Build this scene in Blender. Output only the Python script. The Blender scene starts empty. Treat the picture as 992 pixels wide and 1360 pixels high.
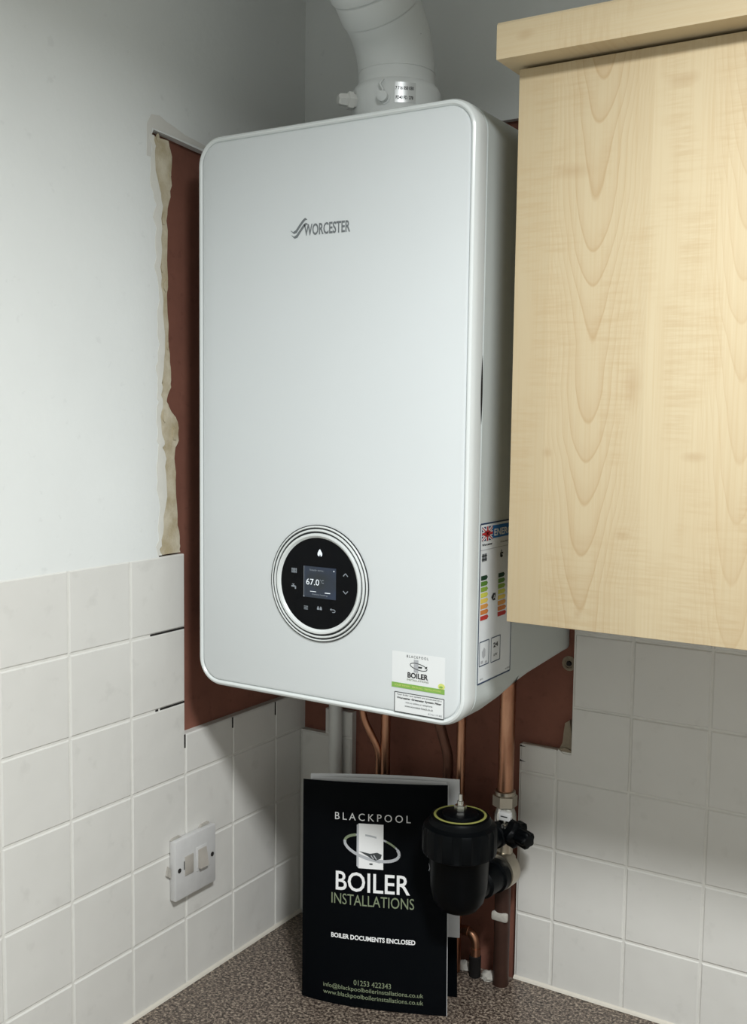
import bpy, bmesh, math, random
from mathutils import Vector, Matrix
random.seed(7)
S = bpy.context.scene
COL = S.collection

# ------------------------------------------------------------------ camera
FPX = 1425.4
cam_d = bpy.data.cameras.new('camera')
cam = bpy.data.objects.new('camera', cam_d); COL.objects.link(cam)
yaw, pit, rol = -0.5534, -0.0887, 0.0126
F = Vector((math.sin(yaw)*math.cos(pit), math.cos(yaw)*math.cos(pit), math.sin(pit)))
R = Vector((math.cos(yaw), -math.sin(yaw), 0)); U = R.cross(F)
R2 = R*math.cos(rol) + U*math.sin(rol); U2 = -R*math.sin(rol) + U*math.cos(rol)
m = Matrix.Identity(4)
for i in range(3):
    m[i][0] = R2[i]; m[i][1] = U2[i]; m[i][2] = -F[i]
m[0][3], m[1][3], m[2][3] = 0.9853, -1.3810, 0.8075
cam.matrix_world = m
cam_d.sensor_fit = 'VERTICAL'; cam_d.sensor_height = 24.0; cam_d.lens = FPX/1360*24.0
cam_d.clip_start = 0.02
S.camera = cam

# ------------------------------------------------------------------ world, light, exposure
w = bpy.data.worlds.new('room_ambient'); S.world = w; w.use_nodes = True
w.node_tree.nodes['Background'].inputs[0].default_value = (0.86, 0.94, 1.0, 1)
w.node_tree.nodes['Background'].inputs[1].default_value = 0.05
LP = Vector((1.07, -1.06, 1.49))
ld = bpy.data.lights.new('ceiling_lamp_light', 'AREA'); ld.shape = 'DISK'; ld.size = 0.24; ld.spread = math.radians(160)
ld.energy = 27.0; ld.color = (0.965, 0.995, 1.0)
lo = bpy.data.objects.new('ceiling_lamp_light', ld); COL.objects.link(lo)
lo.location = LP
S.view_settings.view_transform = 'Standard'; S.view_settings.look = 'None'
S.view_settings.exposure = 0.0; S.view_settings.gamma = 1.0; S.view_settings.use_curve_mapping = False

# ------------------------------------------------------------------ materials
def lin(c):
    return tuple(((x/255)/12.92 if x/255 <= .04045 else ((x/255+.055)/1.055)**2.4) for x in c)
class NT:
    def __init__(s, name):
        s.m = bpy.data.materials.new(name); s.m.use_nodes = True
        s.t = s.m.node_tree; s.b = s.t.nodes['Principled BSDF']
    def n(s, typ, **kw):
        o = s.t.nodes.new(typ)
        for k, v in kw.items(): setattr(o, k, v)
        return o
    def l(s, a, b): s.t.links.new(a, b)
    def math(s, op, a, b=None, c=None):
        o = s.n('ShaderNodeMath', operation=op)
        for i, v in enumerate((a, b, c)):
            if v is None: continue
            if hasattr(v, 'links') or hasattr(v, 'is_output'): s.l(v, o.inputs[i])
            else: o.inputs[i].default_value = v
        return o.outputs[0]
    def pos(s): return s.n('ShaderNodeNewGeometry').outputs['Position']
    def noise(s, scale, detail=3, vec=None, stretch=None, rough=.55, off=(0, 0, 0)):
        p = vec or s.pos()
        mp = s.n('ShaderNodeMapping'); s.l(p, mp.inputs[0])
        if stretch: mp.inputs['Scale'].default_value = stretch
        mp.inputs['Location'].default_value = off
        o = s.n('ShaderNodeTexNoise'); s.l(mp.outputs[0], o.inputs['Vector'])
        o.inputs['Scale'].default_value = scale; o.inputs['Detail'].default_value = detail
        o.inputs['Roughness'].default_value = rough
        return o.outputs[0]
    def ramp(s, fac, stops, interp='LINEAR'):
        o = s.n('ShaderNodeValToRGB'); o.color_ramp.interpolation = interp
        e = o.color_ramp.elements
        while len(e) < len(stops): e.new(0.5)
        for i, (p, c) in enumerate(stops):
            e[i].position = p
            e[i].color = (c, c, c, 1) if isinstance(c, (int, float)) else (*c, 1)
        s.l(fac, o.inputs[0]); return o.outputs[0]
    def mix(s, f, a, b, mode='MIX'):
        o = s.n('ShaderNodeMix', data_type='RGBA', blend_type=mode)
        for i, v in ((0, f), (6, a), (7, b)):
            if isinstance(v, tuple): o.inputs[i].default_value = (*v, 1)
            elif isinstance(v, (int, float)): o.inputs[i].default_value = v
            else: s.l(v, o.inputs[i])
        return o.outputs[2]
    def bump(s, h, strength=.3, dist=.002):
        o = s.n('ShaderNodeBump'); o.inputs['Strength'].default_value = strength
        o.inputs['Distance'].default_value = dist; s.l(h, o.inputs['Height'])
        s.l(o.outputs[0], s.b.inputs['Normal'])
    def set(s, rough=.5, metal=0, spec=.5):
        s.b.inputs['Roughness'].default_value = rough; s.b.inputs['Metallic'].default_value = metal
        s.b.inputs['Specular IOR Level'].default_value = spec
    def col(s, c):
        if isinstance(c, tuple): s.b.inputs['Base Color'].default_value = (*c, 1)
        else: s.l(c, s.b.inputs['Base Color'])
M = {}
def simple(key, rgb, rough=.5, metal=0, spec=.5, var=.06, nscale=40, bump=0, bscale=200):
    t = NT(key); c = lin(rgb)
    f = t.noise(nscale, 3)
    t.col(t.mix(f, tuple(x*(1-var) for x in c), tuple(min(1, x*(1+var)) for x in c)))
    t.set(rough, metal, spec)
    if bump: t.bump(t.noise(bscale, 3), bump, .001)
    M[key] = t.m; return t
def build_materials():
    # painted wall
    t = NT('wall_paint'); f = t.noise(6, 4); g = t.noise(55, 3)
    c = t.mix(f, lin((226, 228, 226)), lin((236, 238, 236)))
    c = t.mix(t.math('MULTIPLY', t.ramp(g, [(.66, 0.0), (.74, 1.0)]), .10), c, lin((150, 150, 148)))
    t.col(c); t.set(.62, 0, .3); t.bump(t.noise(90, 4), .25, .0012); M['paint'] = t.m
    # exposed reddish plaster / board
    t = NT('red_brown_board'); f = t.noise(9, 5); g = t.noise(70, 4)
    c = t.mix(t.ramp(f, [(.3, 0.0), (.7, 1.0)]), lin((118, 78, 66)), lin((140, 93, 78)))
    c = t.mix(t.math('MULTIPLY', t.ramp(g, [(.58, 0.0), (.72, 1.0)]), .35), c, lin((98, 62, 54)))
    t.col(c); t.set(.85, 0, .2); t.bump(g, .35, .001); M['red'] = t.m
    # cream filler
    t = NT('cream_filler'); f = t.noise(35, 5); g = t.noise(120, 4)
    c = t.mix(t.ramp(f, [(.35, 0.0), (.65, 1.0)]), lin((184, 170, 140)), lin((214, 205, 184)))
    t.col(c); t.set(.9, 0, .2); t.bump(g, .6, .002); M['filler'] = t.m
    simple('mortar', (142, 130, 112), .95, 0, .2, .3, 90, .9, 160)
    simple('rubble', (176, 172, 164), .95, 0, .2, .25, 120, .8, 200)
    # tile glaze
    t = NT('tile_glaze'); f = t.noise(14, 4); g = t.noise(30, 5)
    c = t.mix(f, lin((216, 214, 209)), lin((225, 223, 218)))
    c = t.mix(t.math('MULTIPLY', t.ramp(g, [(.60, 0.0), (.76, 1.0)]), .22), c, lin((168, 165, 158)))
    t.col(c); t.set(.42, 0, .35); t.bump(t.noise(17, 2), .22, .006); M['tile'] = t.m
    simple('grout', (222, 220, 214), .9, 0, .2, .12, 60, .3, 300)
    simple('smear', (218, 216, 210), .8, 0, .2, .06, 30)
    simple('skim', (224, 222, 214), .8, 0, .2, .07, 60, .4, 120)
    simple('gap', (30, 26, 24), .9)
    simple('sealant', (214, 208, 196), .5, 0, .4, .08, 30)
    # speckled laminate worktop
    t = NT('speckled_laminate')
    f = t.noise(250, 2, rough=.6); g = t.noise(190, 2, off=(3, 5, 1)); h = t.noise(300, 2, off=(7, 1, 4))
    c = t.ramp(f, [(.36, lin((40, 34, 31))), (.47, lin((98, 86, 77))), (.56, lin((132, 118, 106))), (.66, lin((178, 163, 146)))])
    c = t.mix(t.ramp(g, [(.55, 0.0), (.60, .8)]), c, lin((58, 47, 42)))
    c = t.mix(t.ramp(h, [(.62, 0.0), (.66, .7)]), c, lin((192, 178, 158)))
    t.col(c); t.set(.45, 0, .4); M['worktop'] = t.m
    # boiler enamel
    t = NT('white_enamel'); t.col(t.mix(t.noise(5, 2), lin((216, 220, 221)), lin((221, 225, 226))))
    t.set(.36, 0, .4); M['enamel'] = t.m
    t = NT('white_enamel_gloss'); t.col(t.mix(t.noise(5, 2), lin((222, 226, 225)), lin((226, 230, 229))))
    t.set(.25, 0, .5); M['enamel_gloss'] = t.m
    simple('casing', (196, 202, 200), .4, 0, .4, .015, 5)
    simple('flue_plastic', (226, 229, 228), .45, 0, .35, .03, 12)
    simple('white_plastic', (218, 218, 214), .4, 0, .4, .03, 40)
    simple('old_white_plastic', (206, 205, 204), .45, 0, .4, .08, 70)
    simple('grimy_plastic', (178, 172, 164), .55, 0, .3, .12, 60)
    simple('black_plastic', (4, 6, 8), .42, 0, .10, .2, 60)
    simple('black_rubber', (22, 20, 19), .8, 0, .2, .2, 60)
    simple('glass_black', (5, 7, 11), .07, 0, .12, .1, 5)
    simple('dark_groove', (30, 33, 35), .6)
    simple('print_grey', (122, 127, 130), .45, .2)
    simple('print_dark', (52, 56, 58), .6)
    simple('print_black', (22, 22, 24), .6)
    simple('print_white', (236, 236, 236), .6, 0, .2, .01)
    simple('print_silver', (176, 178, 182), .5)
    simple('print_green', (128, 138, 112), .6, 0, .2, .03)
    simple('sticker_white', (232, 234, 234), .35, 0, .4, .01)
    simple('sticker_green', (134, 178, 84), .4, 0, .4, .06, 60)
    simple('sticker_yellow', (214, 220, 122), .4)
    simple('label_paper', (222, 226, 228), .4, 0, .4, .01)
    simple('label_navy', (40, 62, 92), .5)
    simple('label_blue', (44, 108, 170), .5, 0, .3, .05)
    simple('flag_navy', (38, 46, 86), .5)
    simple('flag_red', (176, 46, 50), .5)
    for i, c in enumerate([(30, 62, 42), (86, 128, 50), (134, 166, 62), (206, 206, 84), (226, 200, 92), (214, 150, 74), (206, 124, 60), (182, 50, 44)]):
        simple('bar%d' % i, c, .5, 0, .3, .03)
    simple('silver_label', (206, 208, 208), .3, .4)
    # copper
    t = NT('copper'); f = t.noise(60, 4, stretch=(1, 1, .25))
    t.col(t.mix(t.ramp(f, [(.35, 0.0), (.7, 1.0)]), lin((160, 112, 88)), lin((196, 148, 120))))
    t.set(.36, 1, .5); M['copper'] = t.m
    t = NT('shadowed_copper'); f = t.noise(60, 4, stretch=(1, 1, .25))  # darker copy of the copper, the shadowed pipe's shade put into its colour
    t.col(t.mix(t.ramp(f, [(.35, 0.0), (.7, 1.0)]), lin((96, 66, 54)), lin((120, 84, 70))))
    t.set(.5, .7, .4); M['shade_copper'] = t.m
    simple('tarnished', (66, 44, 36), .5, .4, .4, .3, 50)
    simple('chrome', (206, 204, 198), .22, 1, .5, .05, 60)
    simple('nickel', (186, 178, 164), .34, 1, .5, .12, 80)
    simple('brass', (190, 160, 108), .35, 1, .5, .1, 80)
    simple('ring_yellow', (138, 138, 74), .6)
    simple('cover_black', (3, 5, 8), .5, 0, .05, .15, 12)
    simple('page_white', (214, 214, 216), .6, 0, .2, .03, 20)
    simple('lamp_rim', (230, 230, 230), .4)
    # display
    t = NT('lcd_screen'); f = t.noise(30, 2)
    c = t.mix(t.ramp(f, [(.4, 0.0), (.65, 1.0)]), lin((44, 54, 60)), lin((46, 64, 92)))
    t.col(lin((16, 20, 26))); t.l(c, t.b.inputs['Emission Color']); t.b.inputs['Emission Strength'].default_value = .5
    t.set(.12); M['lcd'] = t.m
    t = NT('lit_icon'); t.col(lin((200, 206, 210))); t.b.inputs['Emission Color'].default_value = (*lin((214, 222, 228)), 1)
    t.b.inputs['Emission Strength'].default_value = .6; M['icon'] = t.m
    t = NT('lit_icon_dim'); t.col(lin((120, 126, 132))); t.b.inputs['Emission Color'].default_value = (*lin((130, 138, 144)), 1)
    t.b.inputs['Emission Strength'].default_value = .4; M['icon_dim'] = t.m
    M['wood'] = wood('maple_upright', False); M['wood_h'] = wood('maple_lengthways', True)
    simple('carcass_white', (226, 224, 218), .5)
    simple('vinyl', (196, 194, 190), .5, 0, .3, .08, 14)
def wood(name, horiz):
    t = NT(name); sep = t.n('ShaderNodeSeparateXYZ'); t.l(t.pos(), sep.inputs[0])
    X, Y, Z = sep.outputs
    if horiz:
        a, b = t.math('ADD', Z, t.math('MULTIPLY', Y, .0)), X      # a across the grain, b along
    else:
        a, b = X, Z
    cmb = t.n('ShaderNodeCombineXYZ'); t.l(a, cmb.inputs[0]); t.l(b, cmb.inputs[1]); t.l(Y, cmb.inputs[2]); v = cmb.outputs[0]
    # staves of slightly different tone
    if horiz:
        stave = t.ramp(t.math('MULTIPLY', t.math('SUBTRACT', a, 1.16), 12), [(0, .5), (.42, .35)], 'CONSTANT')
    else:
        stave = t.ramp(t.math('MULTIPLY', t.math('SUBTRACT', a, .50), 2.0),
                       [(0, .18), (.079, .62), (.2914, .95), (.46, .75), (.62, .3), (.8, .7)], 'CONSTANT')
    c = t.mix(stave, lin((195, 177, 144)), lin((207, 190, 157)))
    big = t.noise(7, 3, v, (1.2, .5, 1))
    c = t.mix(t.math('MULTIPLY', t.ramp(big, [(.4, 0.0), (.72, 1.0)]), .16), c, lin((192, 166, 128)))
    # fine fibre lines along the grain
    fib = t.noise(1.0, 3, v, (420, 7, 1)); c = t.mix(t.math('MULTIPLY', t.ramp(fib, [(.45, 0.0), (.75, 1.0)]), .35), c, lin((190, 164, 124)))
    # ripple figure across the grain
    rip = t.noise(1.0, 3, v, (24, 260, 1)); msk = t.ramp(t.noise(9, 2, v, (2.2, .8, 1), off=(2, 3, 0)), [(.46, 0.0), (.58, 1.0)])
    c = t.mix(t.math('MULTIPLY', t.math('MULTIPLY', t.ramp(rip, [(.42, 0.0), (.66, 1.0)]), msk), .38), c, lin((186, 160, 122)))
    if not horiz:
        # cathedral arches in the second stave and a faint one in the fourth
        for xc, x0, x1, k, amt in ((.589, .5395, .6457, 165., .55), (.742, .70, .80, 190., .32)):
            wob = t.math('MULTIPLY', t.math('SUBTRACT', t.noise(5, 3, v, (1, 1, 1), off=(xc*9, 0, 0)), .5), .03)
            wz = t.math('MULTIPLY', t.math('SUBTRACT', t.noise(6, 0, v, (.35, 1, 1), off=(0, xc*7, 0)), .5), .22)
            dx = t.math('ADD', t.math('SUBTRACT', a, xc), wob)
            hx = t.math('MULTIPLY', t.math('MULTIPLY', dx, dx), k)
            val = t.math('DIVIDE', t.math('ADD', t.math('SUBTRACT', b, hx), wz), .062)
            fr = t.math('FRACT', val)
            ln = t.ramp(fr, [(0, 1.0), (.10, .45), (.5, .1), (.94, 0.0), (1.0, .9)])
            ms = t.math('MULTIPLY', t.math('GREATER_THAN', a, x0), t.math('LESS_THAN', a, x1))
            fade = t.ramp(t.math('ABSOLUTE', dx), [(.012, 1.0), (.045, .35)])
            c = t.mix(t.math('MULTIPLY', t.math('MULTIPLY', t.math('MULTIPLY', ln, ms), fade), amt), c, lin((176, 144, 104)))
        kz = ((.5655, 1.060, .030, .010), (.545, .772, .007, .006), (.628, .690, .012, .006), (.697, .772, .016, .006), (.675, 1.135, .02, .008), (.634, .84, .012, .028), (.583, .603, .006, .006))
    else:
        kz = ((.522, 1.193, .012, .006), (.70, 1.20, .014, .006))
    # knots
    for kx, kzz, rx, rz in kz:
        wv = t.math('MULTIPLY', t.math('SUBTRACT', t.noise(40, 3, v, off=(kx*30, 0, 0)), .5), .9)
        ex = t.math('DIVIDE', t.math('SUBTRACT', X, kx), rx); ez = t.math('DIVIDE', t.math('SUBTRACT', Z, kzz), rz)
        d = t.math('ADD', t.math('SQRT', t.math('ADD', t.math('MULTIPLY', ex, ex), t.math('MULTIPLY', ez, ez))), wv)
        c = t.mix(t.math('MULTIPLY', t.ramp(d, [(.2, 1.0), (1.0, 0.0)]), .28), c, lin((164, 128, 88)))
    t.col(c); t.set(.42, 0, .35); t.bump(fib, .05, .0005)
    return t.m
build_materials()

# ------------------------------------------------------------------ object helpers
def tag(o, label, cat=None, group=None, kind=None):
    if label: o['label'] = label
    if cat: o['category'] = cat
    if group: o['group'] = group
    if kind: o['kind'] = kind
    return o
def thing(name, label, cat, loc):
    o = bpy.data.objects.new(name, None); COL.objects.link(o); o.location = loc
    o.empty_display_size = .02
    return tag(o, label, cat)
BASE = {}
def world_base(p):
    b = Vector((0, 0, 0))
    while p is not None: b += p.location; p = p.parent
    return b
def mesh(name, verts, faces, mat, parent=None, smooth=None, origin=None, fix=True):
    me = bpy.data.meshes.new(name)
    pb = world_base(parent)
    if origin is None: origin = pb
    origin = Vector(origin)
    me.from_pydata([tuple(Vector(v)-origin) for v in verts], [], faces)
    if fix:
        bm = bmesh.new(); bm.from_mesh(me); bmesh.ops.recalc_face_normals(bm, faces=bm.faces); bm.to_mesh(me); bm.free()
    if smooth:
        for p in me.polygons: p.use_smooth = True
        me.set_sharp_from_angle(angle=math.radians(smooth))
    me.materials.append(M[mat] if isinstance(mat, str) else mat)
    o = bpy.data.objects.new(name, me); COL.objects.link(o)
    o.parent = parent; o.location = origin-pb
    return o
def box_vf(x0, x1, y0, y1, z0, z1, b=0):
    if not b:
        v = [(x, y, z) for x in (x0, x1) for y in (y0, y1) for z in (z0, z1)]
        return v, [(0, 1, 3, 2), (4, 6, 7, 5), (0, 4, 5, 1), (2, 3, 7, 6), (0, 2, 6, 4), (1, 5, 7, 3)]
    bm = bmesh.new(); bmesh.ops.create_cube(bm, size=1)
    for v in bm.verts:
        v.co = Vector(((x0+x1)/2+v.co.x*(x1-x0), (y0+y1)/2+v.co.y*(y1-y0), (z0+z1)/2+v.co.z*(z1-z0)))
    bmesh.ops.bevel(bm, geom=list(bm.edges), offset=b, segments=2, affect='EDGES', profile=.5)
    bm.verts.index_update()
    r = [tuple(v.co) for v in bm.verts], [tuple(v.index for v in f.verts) for f in bm.faces]
    bm.free(); return r
def box(name, x0, x1, y0, y1, z0, z1, mat, parent=None, b=0, origin=None):
    v, f = box_vf(x0, x1, y0, y1, z0, z1, b)
    return mesh(name, v, f, mat, parent, 40 if b else None, origin)
def prism(name, pts, fn, d0, d1, mat, parent=None):
    """polygon pts (a,b) extruded from depth d0 to d1 through fn(a,b,d)"""
    n = len(pts)
    v = [fn(a, b, d0) for a, b in pts]+[fn(a, b, d1) for a, b in pts]
    f = [tuple(range(n)), tuple(range(2*n-1, n-1, -1))]+[(i, (i+1) % n, n+(i+1) % n, n+i) for i in range(n)]
    return mesh(name, v, f, mat, parent)
def frame_for(d):
    d = Vector(d).normalized()
    a = Vector((0, 0, 1)) if abs(d.z) < .9 else Vector((1, 0, 0))
    x = d.cross(a).normalized(); y = d.cross(x).normalized()
    return x, y, d
def lathe(name, prof, org, axis, mat, parent=None, n=32, smooth=35, mod=None, cap=True):
    x, y, d = frame_for(axis); org = Vector(org); v = []; f = []
    for r, h in prof:
        for k in range(n):
            a = 2*math.pi*k/n; rr = r*(mod(k, n, r, h) if mod else 1)
            v.append(org+d*h+(x*math.cos(a)+y*math.sin(a))*rr)
    for i in range(len(prof)-1):
        for k in range(n):
            f.append((i*n+k, i*n+(k+1) % n, (i+1)*n+(k+1) % n, (i+1)*n+k))
    if cap:
        f.append(tuple(range(n))); f.append(tuple(range((len(prof)-1)*n, len(prof)*n)))
    return mesh(name, v, f, mat, parent, smooth)
def tube(name, path, r, mat, parent=None, n=16, cap=True):
    pts = [Vector(p) for p in path]; v = []; f = []
    t0 = (pts[1]-pts[0]).normalized(); x, y, _ = frame_for(t0)
    for i, p in enumerate(pts):
        t = (pts[min(i+1, len(pts)-1)]-pts[max(i-1, 0)]).normalized()
        x = (x-t*x.dot(t)).normalized(); y = t.cross(x)
        rr = r[i] if isinstance(r, (list, tuple)) else r
        for k in range(n):
            a = 2*math.pi*k/n; v.append(p+(x*math.cos(a)+y*math.sin(a))*rr)
    for i in range(len(pts)-1):
        for k in range(n): f.append((i*n+k, i*n+(k+1) % n, (i+1)*n+(k+1) % n, (i+1)*n+k))
    if cap: f.append(tuple(range(n))); f.append(tuple(range((len(pts)-1)*n, len(pts)*n)))
    return mesh(name, v, f, mat, parent, 50)
def rounded_path(pts, rad, seg=8):
    P = [Vector(p) for p in pts]; out = [P[0]]
    for i in range(1, len(P)-1):
        a = (P[i-1]-P[i]).normalized(); b = (P[i+1]-P[i]).normalized()
        ang = a.angle(b); t = min(rad/math.tan(ang/2), (P[i-1]-P[i]).length*.49, (P[i+1]-P[i]).length*.49)
        p0, p1 = P[i]+a*t, P[i]+b*t
        for k in range(seg+1):
            s = k/seg; out.append(p0*(1-s)**2+P[i]*2*s*(1-s)+p1*s*s)
    out.append(P[-1]); return out
def text_mesh(name, s, fn, u0, v0, mat, parent, width=None, height=None, align='LEFT', bold=0, spacing=1.0, d=0.0003):
    """text laid on a surface: fn(u,v,d) maps print coordinates (metres) to space; u0 is left, centre or right"""
    cu = bpy.data.curves.new(name, 'FONT'); cu.body = s; cu.size = 1; cu.offset = bold; cu.space_character = spacing
    cu.resolution_u = 3
    ob = bpy.data.objects.new(name, cu); COL.objects.link(ob)
    bpy.context.view_layer.update()
    me = ob.to_mesh(); vs = [v.co.copy() for v in me.vertices]; fs = [tuple(p.vertices) for p in me.polygons]
    ob.to_mesh_clear(); bpy.data.objects.remove(ob); bpy.data.curves.remove(cu)
    x0 = min(v.x for v in vs); x1 = max(v.x for v in vs); y0 = min(v.y for v in vs); y1 = max(v.y for v in vs)
    sx = width/(x1-x0) if width else height/(y1-y0)
    sy = height/(y1-y0) if height else sx
    if not width: sx = sy
    W = (x1-x0)*sx; off = {'LEFT': 0, 'CENTER': -W/2, 'RIGHT': -W}[align]
    v = [fn(u0+off+(p.x-x0)*sx, v0+(p.y-y0)*sy, d) for p in vs]
    return mesh(name, v, fs, mat, parent, fix=False)
def flat(name, polys, fn, mat, parent, d=0.0003):
    """printed marks: list of polygons on a surface"""
    v = []; f = []
    for pl in polys:
        f.append(tuple(range(len(v), len(v)+len(pl)))); v += [fn(a, b, d) for a, b in pl]
    return mesh(name, v, f, mat, parent, fix=False)
def rect(a0, b0, a1, b1): return [(a0, b0), (a1, b0), (a1, b1), (a0, b1)]
def stroke(pts, w):
    """polyline to quads"""
    out = []
    for (a, b), (c, d_) in zip(pts[:-1], pts[1:]):
        L = math.hypot(c-a, d_-b) or 1; nx, ny = -(d_-b)/L*w/2, (c-a)/L*w/2
        out.append([(a-nx, b-ny), (c-nx, d_-ny), (c+nx, d_+ny), (a+nx, b+ny)])
    return out
def ell(cx, cy, rx, ry, n=24, a0=0, a1=360, rot=0):
    o = []; cr, sr = math.cos(rot), math.sin(rot)
    for k in range(n+1):
        a = math.radians(a0+(a1-a0)*k/n); x, y = rx*math.cos(a), ry*math.sin(a)
        o.append((cx+x*cr-y*sr, cy+x*sr+y*cr))
    return o

# ------------------------------------------------------------------ the setting
T = .104; TB = .0988; YL0 = .0679; XR0 = .4378; G = .0028; ZT = TB+5*T
CEIL = 1.52; ZF = -.92
def fl(a, b, d): return (d, a, b)          # left wall: a = y, b = z, d outwards (+x)
def fb(a, b, d): return (a, -d, b)         # back wall: a = x, b = z, d outwards (-y)
RX, RY = 2.25, -2.45       # far walls of the small kitchen, behind and right of the camera
wall_left = box('wall_left', -.14, -.013, RY, .14, ZF, CEIL, 'red'); tag(wall_left, None, None, None, 'structure')
wall_back = box('wall_back', -.013, RX, .013, .14, ZF, CEIL, 'red'); tag(wall_back, None, None, None, 'structure')
wall_right = box('wall_right', RX, RX+.12, RY, .14, ZF, CEIL, 'paint'); tag(wall_right, 'plain white painted wall on the right side of the kitchen', None, None, 'structure')
wall_front = box('wall_front', -.14, RX+.12, RY-.12, RY, ZF, CEIL, 'paint'); tag(wall_front, 'plain white painted wall behind the viewer', None, None, 'structure')
ceiling = box('ceiling', -.14, RX+.12, RY-.12, .14, CEIL, CEIL+.08, 'paint'); tag(ceiling, None, None, None, 'structure')
floor = box('floor', -.14, RX+.12, RY-.12, .14, ZF-.08, ZF, 'vinyl'); tag(floor, None, None, None, 'structure')
wall_left['label'] = 'white painted left wall with tiled lower half and exposed brown strip'
wall_back['label'] = 'white painted back wall with brown exposed area behind the boiler'
ceiling['label'] = 'white painted ceiling above the boiler'; floor['label'] = 'kitchen floor below the worktop'

strip = [(1.163, -.3300, -.2990), (1.144, -.3274, -.2934), (1.107, -.3277, -.2950), (1.084, -.3223, -.2995), (1.06, -.3215, -.3035), (1.022, -.3199, -.3028), (.985, -.319, -.302),
         (.955, -.3161, -.3046), (.91, -.317, -.3015), (.876, -.3181, -.2993), (.857, -.3211, -.2965), (.843, -.321, -.2985), (.827, -.3184, -.3069), (.817, -.3156, -.3011), (.797, -.3186, -.2835),
         (.772, -.3202, -.2836), (.758, -.3203, -.2911), (.728, -.318, -.288), (.698, -.3179, -.2885), (.657, -.3196, -.2842), (.632, -.3205, -.281), (.6195, -.3213, -.2798)]
fine = []
for (z0, a0, b0), (z1, a1, b1) in zip(strip[:-1], strip[1:]):
    for k in range(3):
        s = k/3; j = .0016
        fine.append((z0+(z1-z0)*s, a0+(a1-a0)*s+random.uniform(-j, j), b0+(b1-b0)*s+random.uniform(-j, j)))
fine.append(strip[-1])
# paint skim on the left wall (ragged toward the bare strip) and above it
poly = [(RY, ZT-.004), (RY, CEIL), (.013, CEIL), (.013, 1.160), (-.06, 1.1615), (-.15, 1.158), (-.24, 1.163), (-.298, 1.168)]
poly += [(-.331, 1.170)]+[(a-.004, z) for z, a, b in fine]+[(-.325, ZT-.004)]
o = prism('painted_plaster', poly, fl, -.013, -.0015, 'paint', wall_left)
poly = [(a-.006, z) for z, a, b in fine]+[(b, z) for z, a, b in reversed(fine)]
o = prism('plaster_edge', poly, fl, -.013, -.0045, 'filler', wall_left); o['label'] = 'ragged cream strip of bare filler'
pts = [(-.343, 1.135), (-.342, 1.16), (-.343, 1.175), (-.334, 1.188), (-.318, 1.190), (-.305, 1.185), (-.29, 1.182), (-.27, 1.176), (-.25, 1.174), (-.225, 1.170), (-.21, 1.164), (-.298, 1.170), (-.333, 1.172), (-.335, 1.135)]
o = prism('filler_smear', [(a+random.uniform(-.002, .002), b) for a, b in pts], fl, -.002, -.0012, 'smear', wall_left)
sm = [(a-.008+random.uniform(-.003, .003), z) for z, a, b in fine]+[(a+(b-a)*(.14+.16*math.sin(z*37)+random.uniform(-.07, .07)), z) for z, a, b in reversed(fine)]
o = prism('skim_edge', sm, fl, -.006, -.0011, 'skim', wall_left); o['label'] = 'thin whitish feathered skim'
# chips of filler on the strip
for k in range(14):
    z, a, b = random.choice(fine); c0 = random.uniform(a, b); r = random.uniform(.004, .010)
    pts = [(c0+r*random.uniform(.5, 1)*.55*math.cos(t), z+r*random.uniform(.6, 1.3)*math.sin(t)) for t in [2*math.pi*i/9 for i in range(9)]]
    pts = [(min(p, b-.001), max(q, ZT+.003)) for p, q in pts]
    prism('filler_chip', pts, fl, -.0046, -.0030, 'filler', wall_left)
# bedding behind the tiles (left)
prism('grout_bed', [(RY, ZF), (RY, ZT-.002), (-.2765, ZT-.002), (-.2765, .3645), (.013, .3645), (.013, ZF)], fl, -.013, -.0014, 'grout', wall_left)
# back wall skim
sk = [(-.013, 1.2155), (.458, 1.2155), (.458, ZT), (RX, ZT), (RX, CEIL), (-.013, CEIL)]
prism('painted_plaster', sk, fb, -.013, -.0015, 'paint', wall_back)
prism('grout_bed', [(.3815, ZF), (.3815, .346), (.4585, .346), (.4585, ZT-.001), (RX, ZT-.001), (RX, ZF)], fb, -.013, -.0014, 'grout', wall_back)
prism('grout_bed', [(-.013, ZF), (-.013, .3045), (.047, .3045), (.047, .346), (.097, .346), (.097, ZF)], fb, -.013, -.0014, 'grout', wall_back)

def tile(wall, fn, a0, a1, b0, b1, chip=None):
    g = G/2; a0 += g; a1 -= g; b0 += g; b1 -= g
    if a1-a0 < .004 or b1-b0 < .004: return
    i = .0016; v = []; 
    tl = [random.uniform(-.0003, .0003) for _ in range(4)]
    c = [(a0, b0), (a1, b0), (a1, b1), (a0, b1)]; ci = [(a0+i, b0+i), (a1-i, b0+i), (a1-i, b1-i), (a0+i, b1-i)]
    v = [fn(a, b, -.006) for a, b in c]+[fn(a, b, -.0013) for a, b in c]+[fn(a, b, tl[k]) for k, (a, b) in enumerate(ci)]
    f = [(3, 2, 1, 0), (8, 9, 10, 11)]
    for k in range(4):
        k2 = (k+1) % 4; f += [(k, k2, 4+k2, 4+k), (4+k, 4+k2, 8+k2, 8+k)]
    return mesh('tile', v, f, 'tile', wall, 20, origin=fn((a0+a1)/2, (b0+b1)/2, 0))
ZR = [0, TB]+[TB+i*T for i in range(1, 6)]
ycols = [0, -YL0]+[-(YL0+i*T) for i in range(1, 14)]
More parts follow.
